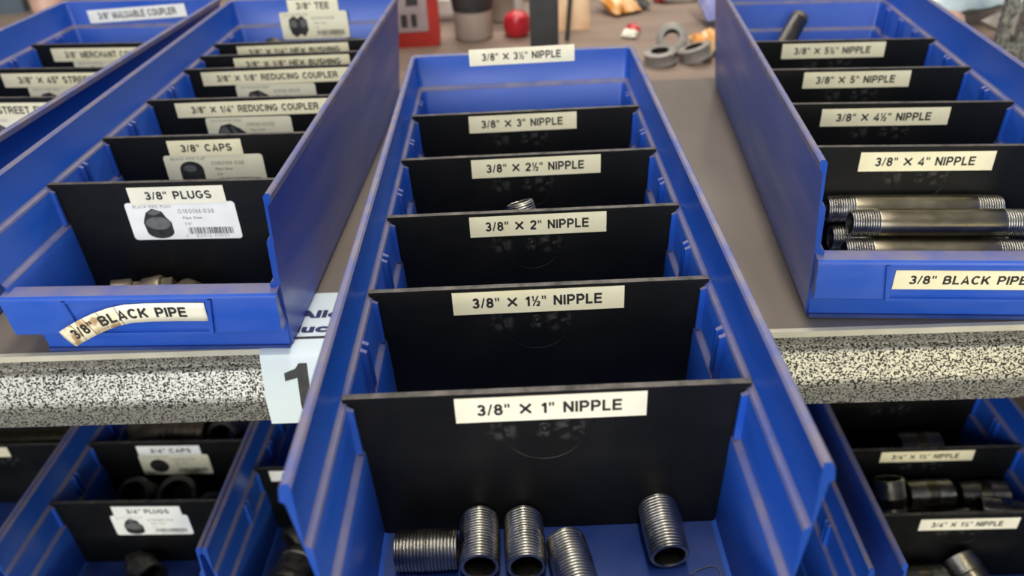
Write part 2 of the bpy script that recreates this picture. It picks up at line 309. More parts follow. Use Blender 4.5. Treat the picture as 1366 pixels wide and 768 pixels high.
def product_sticker(parent, x0, x1, z0, z1, y, head, code, pic, mat, lines=('Pipe Size:', '3/8"'), barcode='82974 03051'):
    mb = MB(); mb.prism(rrect(x0, x1, z0, z1, 2.2), y - .25, y)
    st = mb.build('product_sticker', mat, parent); yy = y - .3; W = x1 - x0; H = z1 - z0
    X = lambda f: x0 + W * f
    Z = lambda f: z0 + H * f
    lettering(head, X(.07), X(.42), Z(.86), Z(.94), yy, st, GREYINK, 'sticker_heading', .004)
    lettering(code, X(.47), X(.80), Z(.70), Z(.82), yy, st, GREYINK, 'sticker_number', .012)
    lettering(lines[0], X(.50), X(.68), Z(.53), Z(.62), yy, st, GREYINK, 'sticker_size', .02)
    lettering(lines[1], X(.50), X(.57), Z(.38), Z(.46), yy, st, GREYINK, 'sticker_size', .0)
    rn = random.Random(3); bars = []; q = X(.52)
    while q < X(.93):
        wd = rn.choice((.25, .25, .5, .8)); bars.append([(q, Z(.14)), (q + wd, Z(.14)), (q + wd, Z(.32)), (q, Z(.32))]); q += wd + rn.choice((.25, .3, .55))
    flat(st, 'barcode', bars, yy, INK)
    lettering('6', X(.485), X(.50), Z(.05), Z(.13), yy, st, GREYINK, 'barcode_digits', .0)
    lettering(barcode, X(.58), X(.88), Z(.05), Z(.125), yy, st, GREYINK, 'barcode_digits', .0)
    cx, cz = X(.26), Z(.45); u = H / 24.0
    if pic == 'plug':
        flat(st, 'printed_picture', [[(cx - 7.5 * u, cz + 3 * u), (cx - 5.5 * u, cz + 7 * u), (cx - 1.5 * u, cz + 9.5 * u), (cx + 4 * u, cz + 7.5 * u), (cx + 5.5 * u, cz + 4 * u), (cx + 8 * u, cz + .5 * u), (cx + 8 * u, cz - 5.5 * u)] + ell(cx, cz - 5.5 * u, 8 * u, 4.5 * u, 10, 0, -180) + [(cx - 8.5 * u, cz + .5 * u)]], yy, INK)
        flat(st, 'printed_picture', [ell(cx, cz + 0 * u, 7.4 * u, 4.2 * u, 14), [(cx - 5 * u, cz + 6.5 * u), (cx - 1.2 * u, cz + 8.8 * u), (cx + 3.6 * u, cz + 7 * u), (cx - 1 * u, cz + 5 * u)]], yy - .05, PRINTLIGHT)
    elif pic == 'cap':
        flat(st, 'printed_picture', [[(cx - 8 * u, cz - 6 * u), (cx - 8 * u, cz + 3 * u)] + ell(cx, cz + 3 * u, 8 * u, 6 * u, 12, 180, 0) + [(cx + 8 * u, cz - 6 * u)] + ell(cx, cz - 6 * u, 8 * u, 3.5 * u, 8, 0, -180)], yy, INK)
        flat(st, 'printed_picture', [ell(cx - 1 * u, cz + 4 * u, 4.5 * u, 2.5 * u, 12)], yy - .05, PRINTLIGHT)
    elif pic == 'tee':
        flat(st, 'printed_picture', [[(cx - 8 * u, cz + 7 * u), (cx - 3 * u, cz + 10 * u), (cx + 0 * u, cz + 7.5 * u), (cx + 4 * u, cz + 10 * u), (cx + 8 * u, cz + 6 * u), (cx + 8.5 * u, cz - 3 * u), (cx + 4.5 * u, cz - 8.5 * u), (cx + 1 * u, cz - 6 * u), (cx - 3 * u, cz - 9 * u), (cx - 7 * u, cz - 6 * u), (cx - 8.5 * u, cz + 0 * u)]], yy, INK)
        flat(st, 'printed_picture', [ell(cx - 4 * u, cz + 3 * u, 3 * u, 3.6 * u, 12), ell(cx + 4.4 * u, cz + 3 * u, 2.8 * u, 3.6 * u, 12)], yy - .05, PRINTLIGHT)
    elif pic == 'round':
        flat(st, 'printed_picture', [ell(cx, cz, 8.5 * u, 8 * u, 20)], yy, INK)
    else:   # coupling or elbow silhouette
        flat(st, 'printed_picture', [[(cx - 9 * u, cz + 2 * u), (cx - 6 * u, cz + 7 * u), (cx + 1 * u, cz + 8.5 * u), (cx + 8 * u, cz + 4.5 * u), (cx + 12 * u, cz + 1 * u), (cx + 12 * u, cz - 6 * u), (cx + 4 * u, cz - 9 * u), (cx - 8 * u, cz - 6 * u)]], yy, INK)
        flat(st, 'printed_picture', [ell(cx - 4 * u, cz + 1.5 * u, 3.6 * u, 4.6 * u, 14), [(cx + 1 * u, cz + 6.5 * u), (cx + 3 * u, cz + 6 * u), (cx + 8 * u, cz - 5 * u), (cx + 5.5 * u, cz - 6 * u)]], yy - .05, PRINTLIGHT)
    return st

# ------------------------------------------------------------------ shelves
def shelf(z, label_board, label_beam, grp=None):
    mb = MB(); mb.box(-900, 760, 208.5, 648, z - 12, z - .6)
    b = mb.build('shelf_board', DECK); tag(b, label_board, 'shelf')
    t = root('shelf_beam', label_beam, 'shelf beam', None, (0, 0, z))
    mb = MB()
    # rolled steel front beam; y forward is negative
    prof = [(217, -4.4), (207.4, -4.4), (206.2, -5.2), (208.8, -12.4), (207.8, -13.2), (204.6, -13.6), (203.6, -14.4), (197.2, -29.6), (196.6, -32.5), (197.0, -36), (198.2, -41), (201.0, -51.4), (202.4, -52.8), (210, -53), (216, -52), (216, -51), (205, -51), (201.6, -46), (199.5, -34), (206, -16), (211, -13), (209, -7), (217, -5.6)]
    mb.prism([(a, b) for a, b in prof], -900, 760, axis='x')
    o = mb.build('beam_face', HAMMER, t); fix_normals(o)
    mb = MB(); mb.box(-900, 760, 205.0, 208.4, -4.2, -.1); mb.build('edge_strip', DECKEDGE, t)
    return t
shelf(0, 'grey laminated shelf board carrying the upper row of blue bins', 'silver and black vein painted beam along the front of the upper shelf')
shelf(-311.9, 'grey laminated shelf board under the lower row of blue bins', 'silver and black vein painted beam at the front of the lower shelf')

# keyhole uprights
def upright(name, label, x, y, z0, z1, wdt, holes, mat, flange=-1):
    mb = MB(); mb.box(0, wdt, 0, 2, z0, z1); o = mb.build(name, mat)
    cut = []
    mc = MB()
    for zc in holes:
        P = ell(17, zc + 7, 7, 8, 14, -20, 200) + ell(16, zc - 11, 4.2, 4.5, 10, 180, 360)
        mc.prism(P, -3, 5)
    if holes:
        c = mc.build('cutter', mat); fix_normals(c)
        md = o.modifiers.new('b', 'BOOLEAN'); md.object = c; md.operation = 'DIFFERENCE'; md.solver = 'EXACT'
        dg = bpy.context.evaluated_depsgraph_get(); dg.update(); me = bpy.data.meshes.new_from_object(o.evaluated_get(dg))
        o.modifiers.clear(); o.data = me; bpy.data.objects.remove(c)
    o.name = 'face_plate'
    t = root(name, label, 'upright', None, (x, y, 0)); o.parent = t
    mb = MB(); mb.box(0, 2, 2, 7, z0, z1); mb.box(wdt - 2, wdt, 2, wdt, z0, z1); mb.build('side_flange', mat, t)
    return t
upright('shelf_upright', 'hammered grey shelf upright with keyhole slots behind the right bin', 473, 652, -900, 420, 42, [-2, 36.5, 75, 113.5], HAMMERGREY)
upright('shelf_upright', 'flat charcoal post standing behind the middle bin', 1.5, 716, -300, 420, 31, [], DARKMETAL)

# ------------------------------------------------------------------ bins
W0, H0 = 82.8, 101.6
YB = 428.7
def yfront(z):
    P = [(0, 7.6), (46, 5.5), (48, -3.2), (75, -1.2), (97, -.6), (100.4, .6), (101.6, 2.4)]
    for (a, b), (c, d) in zip(P, P[1:]):
        if z <= c: return b + (d - b) * (z - a) / (c - a)
    return P[-1][1]
PROF = [(72.4, 0, 0), (73.4, 3, 0), (77.2, 47, 0), (81.2, 96.2, 0), (82.8, 97.4, 1), (82.8, 100.8, 1), (82.0, 101.6, 1), (79.8, 101.6, 1), (79.0, 100.6, 1), (78.7, 78.6, 0), (78.0, 77.3, 2), (76.9, 76.7, 2), (76.3, 75.4, 2), (75.9, 53.2, 0), (75.2, 52.0, 2), (73.9, 51.4, 2), (73.2, 50.2, 2), (71.4, 3.2, 0), (69.5, 2.5, 0)]
def make_bin(label, group, loc, yaw, front_label=None, length=YB, rims=RIM):
    t = root('shelf_bin', label, 'storage bin', group, loc, (0, 0, yaw))
    nc = 5; V = []; F = []; fm = []; rows = []
    for (w_, z, _m) in PROF:
        back = length - (W0 - w_); r = 4.0; yf = yfront(z) + (2 if z < 46 else 0); row = []
        ys = [yf, 45, 120, 200, 280, 360]
        for y in ys: row.append((-w_, y, z))
        for i in range(nc + 1):
            a = PI - (PI / 2) * i / nc; row.append((-w_ + r + r * math.cos(a), back - r + r * math.sin(a), z))
        for i in range(nc + 1):
            a = PI / 2 - (PI / 2) * i / nc; row.append((w_ - r + r * math.cos(a), back - r + r * math.sin(a), z))
        for y in ys[::-1]: row.append((w_, y, z))
        rows.append(row)
    n = len(rows[0])
    for r_ in rows: V += r_
    for j in range(len(rows) - 1):
        m = PROF[j + 1][2] if PROF[j][2] else PROF[j + 1][2]
        m = PROF[j][2] if PROF[j][2] == PROF[j + 1][2] else 0
        if {PROF[j][2], PROF[j + 1][2]} == {0, 2}: m = 2 if PROF[j + 1][2] == 2 else 0
        for k in range(n - 1):
            F.append([j * n + k, (j + 1) * n + k, (j + 1) * n + k + 1, j * n + k + 1]); fm.append(m)
    L = len(rows)
    F.append([j * n for j in range(L)][::-1]); fm.append(0)
    F.append([j * n + n - 1 for j in range(L)]); fm.append(0)
    # floor slab
    k = len(V); fl = 2.5
    o = mesh_obj('body', V, F, [BLUE, rims, DUSTY], t, fm, 35)
    fix_normals(o)
    mb = MB(); mb.box(-72.2, 72.2, 6, length - 12, .1, 2.5); mb.build('floor_panel', SHADEBLUE, t)
    # front lip, widening towards the hopper edge
    P = [(9, .1, 72.2), (7.6, .3, 72.2), (7.4, 18.6, 73.2), (5.6, 20.4, 74.2), (-6.8, 21.6, 75.6), (-8.4, 23.0, 75.9), (-8.6, 44.6, 77.0), (-8.1, 46.2, 77.1), (-6.6, 47.0, 77.1), (2.0, 47.6, 77.0), (4.0, 46.8, 76.6), (6.2, 42, 74.5), (10.5, 2.6, 71.8)]
    nP = len(P); V = [(-w_, y, z) for y, z, w_ in P] + [(w_, y, z) for y, z, w_ in P]
    F = [list(range(nP)), list(range(2 * nP - 1, nP - 1, -1))] + [[i, (i + 1) % nP, (i + 1) % nP + nP, i + nP] for i in range(nP)]
    fmm = [0, 0] + [2 if 8 <= i <= 9 else 0 for i in range(nP)]
    o = mesh_obj('front_lip', V, F, [BLUE, RIM, DUSTY], t, fmm, 40); fix_normals(o)
    # label holder frame
    mb = MB()
    for s_ in (-1, 1):
        Q = [(s_ * 41.7, 45.0), (s_ * 39.6, 45.0), (s_ * 36.2, 24.6), (s_ * 38.2, 22.9)]
        mb.prism(Q if s_ < 0 else Q[::-1], -10.2, -8.3)
    mb.prism([(-38.2, 22.9), (38.2, 22.9), (36.2, 24.6), (-36.2, 24.6)], -10.2, -8.3)
    mb.prism([(-39.6, 25.2), (39.6, 25.2), (39.6, 25.7), (-39.6, 25.7)], -8.9, -8.3)
    mb.prism([(-41.7, 45.0), (-39.6, 43.9), (39.6, 43.9), (41.7, 45.0)], -9.6, -8.3)
    fix_normals(mb.build('label_holder', BLUE, t))
    return t
# moulded divider guides: one shared mesh per side
def guide_mesh(side):
    mb = MB()
    for y0 in (-4.0, 1.5):
        x0, x1 = (76.4, 73.9)
        V = [(side * 76.6, y0, 52.2), (side * 76.6, y0 + 2.5, 52.2), (side * 76.6, y0 + 2.5, 76.0), (side * 76.6, y0, 76.0),
             (side * 73.2, y0 + .3, 52.8), (side * 73.2, y0 + 2.2, 52.8), (side * 73.9, y0 + 2.2, 74.6), (side * 73.9, y0 + .3, 74.6)]
        mb.add(V, [[0, 1, 2, 3], [4, 5, 6, 7], [0, 1, 5, 4], [1, 2, 6, 5], [2, 3, 7, 6], [3, 0, 4, 7]], [0, 0, 0, 0, 1, 0])
    o = mb.build('divider_guide', [BLUE, DUSTY]); fix_normals(o); me = o.data; bpy.data.objects.remove(o); return me
GM = {-1: guide_mesh(-1), 1: guide_mesh(1)}
def guides(t, ys, sides=(-1, 1)):
    for y in ys:
        for s_ in sides:
            g = bpy.data.objects.new('divider_guide', GM[s_]); C.objects.link(g); g.parent = t; g.location = (0, y * S, 0)

def divider_mesh():
    mb = MB()
    P = [(-71.0, 2.9), (71.0, 2.9), (72.7, 50.8), (72.9, 51.8), (75.2, 52.4), (75.6, 75.8), (78.0, 77.6), (78.0, 79.0), (-78.0, 79.0), (-78.0, 77.6), (-75.6, 75.8), (-75.2, 52.4), (-72.9, 51.8), (-72.7, 50.8)]
    mb.prism(P, -1.0, 1.0)
    mb.box(-77.8, 77.8, -1.5, 1.5, 77.6, 79.3, 0, 1)
    o = mb.build('panel', [BLACK, GREYEDGE]); fix_normals(o); me = o.data; bpy.data.objects.remove(o)
    mb = MB()      # moulding ring and gate mark
    n = 56
    for R_, r_ in ((16.3, .2), (2.6, .35)):
        V = []; 
        for i in range(n):
            a = 2 * PI * i / n
            for j in range(4):
                b = PI / 2 * j; V.append(((R_ + r_ * math.cos(b)) * math.cos(a), -1.0 + r_ * .6 * math.sin(b), (R_ + r_ * math.cos(b)) * math.sin(a)))
        mb.add(V, [[i * 4 + j, i * 4 + (j + 1) % 4, ((i + 1) % n) * 4 + (j + 1) % 4, ((i + 1) % n) * 4 + j] for i in range(n) for j in range(4)])
    mb.lathe([(0, 0.0), (.5, 1.0), (.9, 1.4)], 12, Matrix.Translation((0, -1.9, 0)) @ Matrix.Rotation(PI / 2, 4, 'Z'))
    o = mb.build('mould_mark', BLACK); fix_normals(o); m2 = o.data; bpy.data.objects.remove(o)
    return me, m2
DM, MM = divider_mesh()
def make_divider(b, y, label, group, lab=None, mark=True, lean=0.0):
    """divider standing in bin b at slot y"""
    M = Matrix.Translation(b.location) @ b.rotation_euler.to_matrix().to_4x4() @ Matrix.Translation((0, y * S, 0))
    t = root('bin_divider', label, 'divider', group); t.location = M.translation; t.rotation_euler = (lean, 0, b.rotation_euler.z)
    p = bpy.data.objects.new('panel', DM); C.objects.link(p); p.parent = t
    if mark:
        q = bpy.data.objects.new('mould_mark', MM); C.objects.link(q); q.parent = t; q.location = (-.001, 0, .0600)
    return t

# centre bin -------------------------------------------------------
SL = [67.56 + 36.8 * i for i in range(10)]
binC = make_bin('blue shelf bin pulled out over the shelf edge, middle of the upper row', 'blue shelf bins', (0, 0, 0), .0165)
DC = [362.4, 288.9, 214.4, 141.2, 67.56]
guides(binC, [67.56, 104.4, 141.2, 177.8, 214.4, 251.6, 288.9, 325.6, 362.4, 398])
TXC = ['3/8" X 3" NIPPLE', '3/8" X 2½" NIPPLE', '3/8" X 2" NIPPLE', '3/8" X 1½" NIPPLE', '3/8" X 1" NIPPLE']
LABC = [(-2, 74.5), (4.4, 79.5), (2.6, 73.5), (-.2, 79.2), (1.6, 73.8)]
GD = 'black dividers in the blue bins'
WORDS = {'1': 'one inch', '1½': 'one and a half inch', '2': 'two inch', '2½': 'two and a half inch', '3': 'three inch', '4': 'four inch', '4½': 'four and a half inch', '5': 'five inch', '5½': 'five and a half inch'}
NM = ['3', '2½', '2', '1½', '1']
for y, tx, nm, (cx, wd) in zip(DC, TXC, NM, LABC):
    d = make_divider(binC, y, 'black divider labelled for %s nipples in the middle bin, %s' % (WORDS[nm], {'3': 'rearmost', '2½': 'fourth', '2': 'third', '1½': 'second', '1': 'frontmost'}[nm]), GD)
    strip_label(d, tx, cx, 71.4, wd, 12.2, -1.4, tilt=.004, mat=IVORY if nm == '1' else CREAM, tx=(.115, .87))
strip_label(binC, '3/8" X 3½" NIPPLE', -.2, 98.6, 78, 12.2, YB - 3.6, tilt=.008, mat=IVORY, tx=(.12, .87))

# right bin --------------------------------------------------------
binR = make_bin('blue shelf bin of long nipples to the right of the middle bin', 'blue shelf bins', (227.6, 207.0, 0), -.0763)
DR = [72.0, 144.2, 216.4, 288.9]
guides(binR, [72, 108, 144.2, 180, 216.4, 252, 288.9, 325, 361, 397])
for y, nm, (cx, wd) in zip(DR, ['4', '4½', '5', '5½'], [(0, 77.3), (-2.7, 83), (-2, 77), (-1, 82)]):
    d = make_divider(binR, y, 'black divider labelled for %s nipples in the right bin, %s' % (WORDS[nm], {'4': 'frontmost', '4½': 'second', '5': 'third', '5½': 'rearmost'}[nm]), GD)
    strip_label(d, '3/8" X %s" NIPPLE' % nm, cx, 69.8 + (1.4 if nm in ('5', '5½') else 0), wd, 12.3, -1.4, tilt=.006, tx=(.12, .86))
strip_label(binR, '3/8" BLACK PIPE', 1.2, 36.0, 74, 12, -8.6, tx=(.11, .93))

# left bin ---------------------------------------------------------
binL = make_bin('blue shelf bin with a curled torn front label, left of the middle bin', 'blue shelf bins', (-219.4, 200.7, 0), -.0339)
guides(binL, [68.2, 104, 139.9, 176, 212.3, 248.8, 285.3, 321.5, 357.3, 394])
specL = [(68.2, '3/8" PLUGS', -.1, 59.2, IVORY, 'plugs'), (139.9, '3/8" CAPS', -8.7, 51, CREAM, 'caps'),
         (212.3, '3/8" X 1/4" REDUCING COUPLER', 2, 118.5, CREAM, '1/4 reducing coupler'), (285.3, '3/8" X 1/8" REDUCING COUPLER', -2, 124, CREAM, '1/8 reducing coupler'),
         (321.5, '3/8" X 1/8" HEX BUSHING', 2.2, 101.5, CREAM, '1/8 hex bushing'), (357.3, '3/8" X 1/4" HEX BUSHING', -6.5, 102, CREAM, '1/4 hex bushing')]
for y, tx, cx, wd, mt, nm in specL:
    d = make_divider(binL, y, {'plugs': 'frontmost black divider of the left bin, with a pipe plug sticker', 'caps': 'black divider with a pipe cap sticker in the left bin', '1/4 reducing coupler': 'black divider labelled reducing coupler, the nearer of two in the left bin', '1/8 reducing coupler': 'black divider labelled reducing coupler, the farther of two in the left bin', '1/8 hex bushing': 'black divider labelled hex bushing, the nearer of two in the left bin', '1/4 hex bushing': 'black divider labelled hex bushing, the rearmost one in the left bin'}[nm], GD, mark=False)
    if nm == 'plugs': product_sticker(d, -34.6, 33.8, 40.3, 65.8, -1.2, 'BLACK PIPE PLUG', 'G1600M-038', 'plug', WHITE)
    if nm == 'caps': product_sticker(d, -39.9, 29.2, 40.5, 65.4, -1.2, 'BLACK PIPE CAP', 'G0800M-038', 'cap', PAPER)
    if nm == '1/4 reducing coupler': product_sticker(d, -37, 29, 39.6, 64.6, -1.2, 'BLACK REDUCING PIPE COUPLING', 'G0900M-038-025', 'coupling', PAPER)
    if nm == '1/8 reducing coupler': product_sticker(d, -37.6, 29.7, 40, 65.4, -1.2, 'BLACK REDUCING PIPE COUPLING', 'G0900M-038-012', 'coupling', PAPER)
    small = len(tx) < 12
    strip_label(d, tx, cx, 70.4 + (1 if not small else .3), wd, 11.4, -1.5, tilt=.008, mat=mt, tx=(.17, .86) if small else (.1, .92), tz=(.28, .74))
product_sticker(binL, -34.8, 31, 63.4, 89.4, YB - 7.4, 'BLACK PIPE TEE', 'G0300M-038-038', 'tee', PAPER)
strip_label(binL, '3/8" TEE', -1.5, 94.5, 49, 11.4, YB - 4.6, tx=(.17, .82), tz=(.2, .75), mat=PAPER)

# curled, torn tape on the left bin's front
def curled_label(parent):
    path = [(37.2, 37.2, 0), (20, 37.5, 0), (5, 37.6, .3), (-6, 37.5, 1.2), (-14, 36.4, 2.6), (-22, 34.0, 3.8), (-30, 30.6, 4.6), (-38, 26.2, 4.2), (-45, 21.6, 2.6)]
    # arc length parametrisation
    acc = [0]
    for a, b in zip(path, path[1:]): acc.append(acc[-1] + math.dist(a[:2], b[:2]))
    def at(s_):
        s_ = max(0, min(acc[-1], s_))
        for i in range(len(acc) - 1):
            if s_ <= acc[i + 1] + 1e-9:
                f = (s_ - acc[i]) / (acc[i + 1] - acc[i]); f2 = f
                a, b = path[i], path[i + 1]
                p = [a[k] + (b[k] - a[k]) * f for k in range(3)]
                i0 = max(0, i - 1); i1 = min(len(path) - 1, i + 2)
                d0 = Vector((path[i + 1][0] - path[i0][0], path[i + 1][1] - path[i0][1])).normalized(); d1 = Vector((path[i1][0] - path[i][0], path[i1][1] - path[i][1])).normalized()
                d = (d0 * (1 - f2) + d1 * f2).normalized(); return p, d
    def place(s_, h, off=0):    # h across the strip, up positive
        p, d = at(s_); nx, nz = -d[1], d[0]          # travel is leftwards, so the normal (d rotated) points down: flip
        if nz < 0: nx, nz = -nx, -nz
        return (p[0] + nx * h, -9.3 - p[2] - off, p[1] + nz * h)
    V = []; F = []; fm = []; n = 40; hh = [-6, -2, 2, 6]
    for i in range(n + 1):
        s_ = acc[-1] * i / n
        for h in hh:
            j = .9 * math.sin(i * 1.7 + h) if i == n else 0
            V.append(place(s_ + j, h))
    for i in range(n):
        for j in range(3): F.append([i * 4 + j, i * 4 + j + 1, i * 4 + j + 5, i * 4 + j + 4]); fm.append(1 if i > n * .56 else 0)
    lb = mesh_obj('label', V, F, [IVORY, TORN], parent, fm, 60); sd = lb.modifiers.new('s', 'SOLIDIFY'); sd.thickness = .25 * S; sd.offset = 0
    lb['label'] = 'cream paper label peeling and curling down at its left end'
    Lt = acc[-1]
    V_, F_ = text_geo('3/8" BLACK PIPE')
    Wv = [place(Lt - (7 + a * (Lt - 18)), -3 + 6.2 * b, .35) for a, b in V_]
    o = mesh_obj('lettering', Wv, F_, INK, lb)
    # creases
    cr = []
    for s_ in (Lt * .55, Lt * .66, Lt * .76, Lt * .86):
        a = place(s_, -5.9, .3); b = place(s_ + .35, -5.9, .3); c = place(s_ + 1.1, 5.9, .3); d = place(s_ + .75, 5.9, .3); k = len(cr) * 4; cr.append([a, b, c, d])
    mesh_obj('crease_line', [v for q in cr for v in q], [[4 * i, 4 * i + 1, 4 * i + 2, 4 * i + 3] for i in range(len(cr))], RUST, lb)
curled_label(binL)

# far left bin -----------------------------------------------------
binF = make_bin('blue shelf bin of street elbows at the far left of the upper row', 'blue shelf bins', (-419.8, 224.3, 0), -.0907)
guides(binF, [67, 103, 139, 175, 211, 247, 283, 319, 355, 392])
for y, tx, cx, wd, nm, hd in ((355, '3/8" MERCHANT COUPLER', -8, 104, 'merchant coupler', 'BLACK PIPE COUPLING'), (283, '3/8" X 45° STREET ELBOW', -2, 120, 'x 45 degree street elbow', 'BLACK 45° STREET ELBOW'), (211, '3/8" X 90° STREET ELBOW', -14, 118, 'x 90 degree street elbow', 'BLACK STREET ELBOW')):
    d = make_divider(binF, y, {'merchant coupler': 'black divider labelled merchant coupler in the far left bin', 'x 45 degree street elbow': 'black divider labelled 45 degree street elbow, middle of the far left bin', 'x 90 degree street elbow': 'black divider labelled street elbow, cut off by the left edge of the photo'}[nm], GD, mark=False)
    product_sticker(d, -42, 26, 38, 63.6, -1.2, hd, 'G1100M-038', 'elbow', PAPER)
    strip_label(d, tx, cx, 69.4, wd, 12.2, -1.5, tilt=.0, mat=CREAM, tx=(.12, .93), tz=(.28, .76))
strip_label(binF, '3/8" MALUABLE COUPLER', -6, 88.8, 103, 12.4, YB - 5.4, tilt=.05, mat=WHITE, tx=(.1, .9), tz=(.25, .78))

# lower row --------------------------------------------------------
ZL = -311.9
GL = 'blue shelf bins'
bL0 = make_bin('blue shelf bin holding a long pipe, cut off at the left, lower row', GL, (-513, 238.5, ZL), -.016)
bL1 = make_bin('blue shelf bin of larger plugs and caps, lower row below the left bin', GL, (-347.1, 236.0, ZL), -.016)
bL2 = make_bin('blue shelf bin half hidden left of the middle bin, lower row', GL, (-180.6, 233.4, ZL), -.016)
bR0 = make_bin('blue shelf bin half hidden right of the middle bin, lower row', GL, (148.2, 201.4, ZL), -.003)
bR1 = make_bin('blue shelf bin of thick short nipples, lower row below the right bin', GL, (334.9, 204.7, ZL), -.003)
for b, o in ((bL0, 70), (bL1, 70), (bL2, 70.5), (bR0, 66), (bR1, 65.5)):
    guides(b, [o + 36 * i for i in range(10 if o > 60 else 10) if o + 36 * i < 410])
d = make_divider(bL0, 142, 'black divider in the cut off bin at the lower left', GD, mark=False)
strip_label(d, '3/4" X 12" NIPPLE', -32, 71.5, 84, 12, -1.5)
d = make_divider(bL1, 70, 'black divider labelled 3/4 plugs, lower left', GD, mark=False)
product_sticker(d, -30.4, 37.6, 38.8, 63.2, -1.2, 'BLACK PIPE PLUG', 'G1600M-034', 'plug', WHITE, ('Pipe Size:', '3/4"'))
strip_label(d, '3/4" PLUGS', 4, 69, 59.5, 11.2, -1.5, tilt=-.01, mat=WHITE, tx=(.2, .82), tz=(.25, .7))
d = make_divider(bL1, 142, 'black divider labelled 3/4 caps, lower left', GD, mark=False)
product_sticker(d, -35.6, 31, 38.6, 63.8, -1.2, 'BLACK PIPE CAP', 'G0800M-034', 'round', PAPER, ('Pipe Size:', '3/4"'))
strip_label(d, '3/4" CAPS', -4, 70, 59.5, 11.2, -1.5, tilt=-.005, mat=WHITE, tx=(.2, .85), tz=(.25, .7))
d = make_divider(bL2, 106.5, 'black divider in the lower bin half hidden left of the middle bin', GD, mark=False)
strip_label(d, '3/4" COUPLER', -20, 70.5, 90, 12.4, -1.5, mat=WHITE)
d = make_divider(bR1, 137.5, 'black divider labelled 3/4 x 1½ nipple, rear of two alike, lower right', GD)
strip_label(d, '3/4" X 1½" NIPPLE', -2, 71.2, 80, 12, -1.5, tilt=0, tx=(.12, .84))
d = make_divider(bR1, 65.5, 'black divider labelled 3/4 x 1½ nipple, front of two alike, lower right', GD)
strip_label(d, '3/4" X 1½" NIPPLE', 1.6, 68, 78, 12.6, -1.5, tilt=0, tx=(.12, .84), mat=IVORY)
make_divider(bR1, 209.5, 'black unlabelled divider under the beam in the lower right bin', GD)

# ------------------------------------------------------------------ pipe nipples
def nipple_mesh(length, R0, bore, pitch, tlen, seg=44, mats=None):
    """threaded pipe nipple along x, centred; tapered threads at both ends, thread roots in the dark bore material"""
    h = length / 2; prof = []; mt = []
    def thr(x):                                          # crest radius with NPT-like taper
        e = h - abs(x); return R0 - max(0, tlen - e) / 32 - max(0, .8 - e) * .8
    def add(x, r, m): prof.append((x, r)); mt.append(m)
    add(-h * .9, bore, 2); add(-h + .3, bore, 1); add(-h, bore + .4, 1)
    dep = pitch * .40; n = int(min(tlen, h - .01) / pitch)
    left = [(-h + pitch * (i + .15)) for i in range(n)]
    sh = ((0, 0, 1), (.18, .12, 1), (.36, .62, 1), (.5, 1, 2), (.64, .62, 1), (.82, .12, 1))  # deepest point of each thread takes the dark bore material
    for x in left:
        for u, d_, m_ in sh: add(x + pitch * u, thr(x + pitch * u) - dep * d_, m_)
    xe = left[-1] + pitch
    if -xe - xe > pitch * 1.5:
        for k in range(7): add(xe + (-2 * xe) * k / 6, R0, 0 if k < 6 else 1)
    for x in [-q for q in left[::-1]]:
        for u, d_, m_ in sh[::-1]: add(x - pitch * u, thr(x - pitch * u) - dep * d_, m_)
    add(h, bore + .4, 1); add(h - .3, bore, 2); add(h * .9, bore, 2)
    mb = MB(); mb.lathe(prof, seg, close=True, mats=mt)
    o = mb.build('m', mats or [STEEL, THREAD, BORE], smooth=75); fix_normals(o); me = o.data; bpy.data.objects.remove(o); return me
N1 = nipple_mesh(25.4, 8.57, 6.3, 1.41, 12.7)
N25 = nipple_mesh(60, 8.57, 6.3, 1.41, 15)
N4 = nipple_mesh(101.6, 8.57, 6.3, 1.41, 16)
N5 = nipple_mesh(127, 8.57, 6.3, 1.41, 6, 44, [COATED, TANCAST, BORE])
N25D = nipple_mesh(60, 8.57, 6.3, 1.41, 6, 44, [COATED, COATED, BORE])
N34 = nipple_mesh(38, 13.3, 10.4, 1.81, 15)
def nipple(me, b, p, yaw, pitch, label, group, roll=0):
    """yaw: direction of the axis in bin x-y plane (0 = along x), pitch lifts the +axis end"""
    o = bpy.data.objects.new('pipe_nipple', me); C.objects.link(o)
    M = Matrix.Translation(b.location) @ Matrix.Rotation(b.rotation_euler.z, 4, 'Z') @ Matrix.Translation(Vector(p) * S) @ Matrix.Rotation(yaw, 4, 'Z') @ Matrix.Rotation(-pitch, 4, 'Y') @ Matrix.Rotation(roll, 4, 'X')
    o.matrix_world = M; tag(o, label, 'pipe fitting', group); return o
zf = 2.5 + 8.6
G1 = 'short threaded nipples in the front of the middle bin'
nipple(N1, binC, (-51.0, 50, zf), .0, 0, 'short threaded nipple lying sideways, leftmost in the middle bin', G1)
nipple(N1, binC, (-29.4, 53.1, zf), PI / 2 + .02, 0, 'brightest short threaded nipple, pointing at the viewer beside the sideways one', G1, 1)
nipple(N1, binC, (-10.8, 52.3, zf), PI / 2 + .03, 0, 'short threaded nipple, third from the left in the middle bin', G1, 2)
nipple(N1, binC, (7.8, 40.0, zf), PI / 2 + .17, 0, 'dull short threaded nipple, nearest the viewer and fourth from the left', G1, 3)
nipple(N1, binC, (46.4, 54.6, zf + 1.2), PI / 2 + .05, .09, 'short threaded nipple standing alone at the right of the middle bin', G1, 4)
nipple(N25, binC, (0, 234, 42), math.atan2(16, -11), math.radians(66), 'threaded pipe end poking above the 3/8 x 2 divider', None)
G4 = 'long nipples in the right bin'
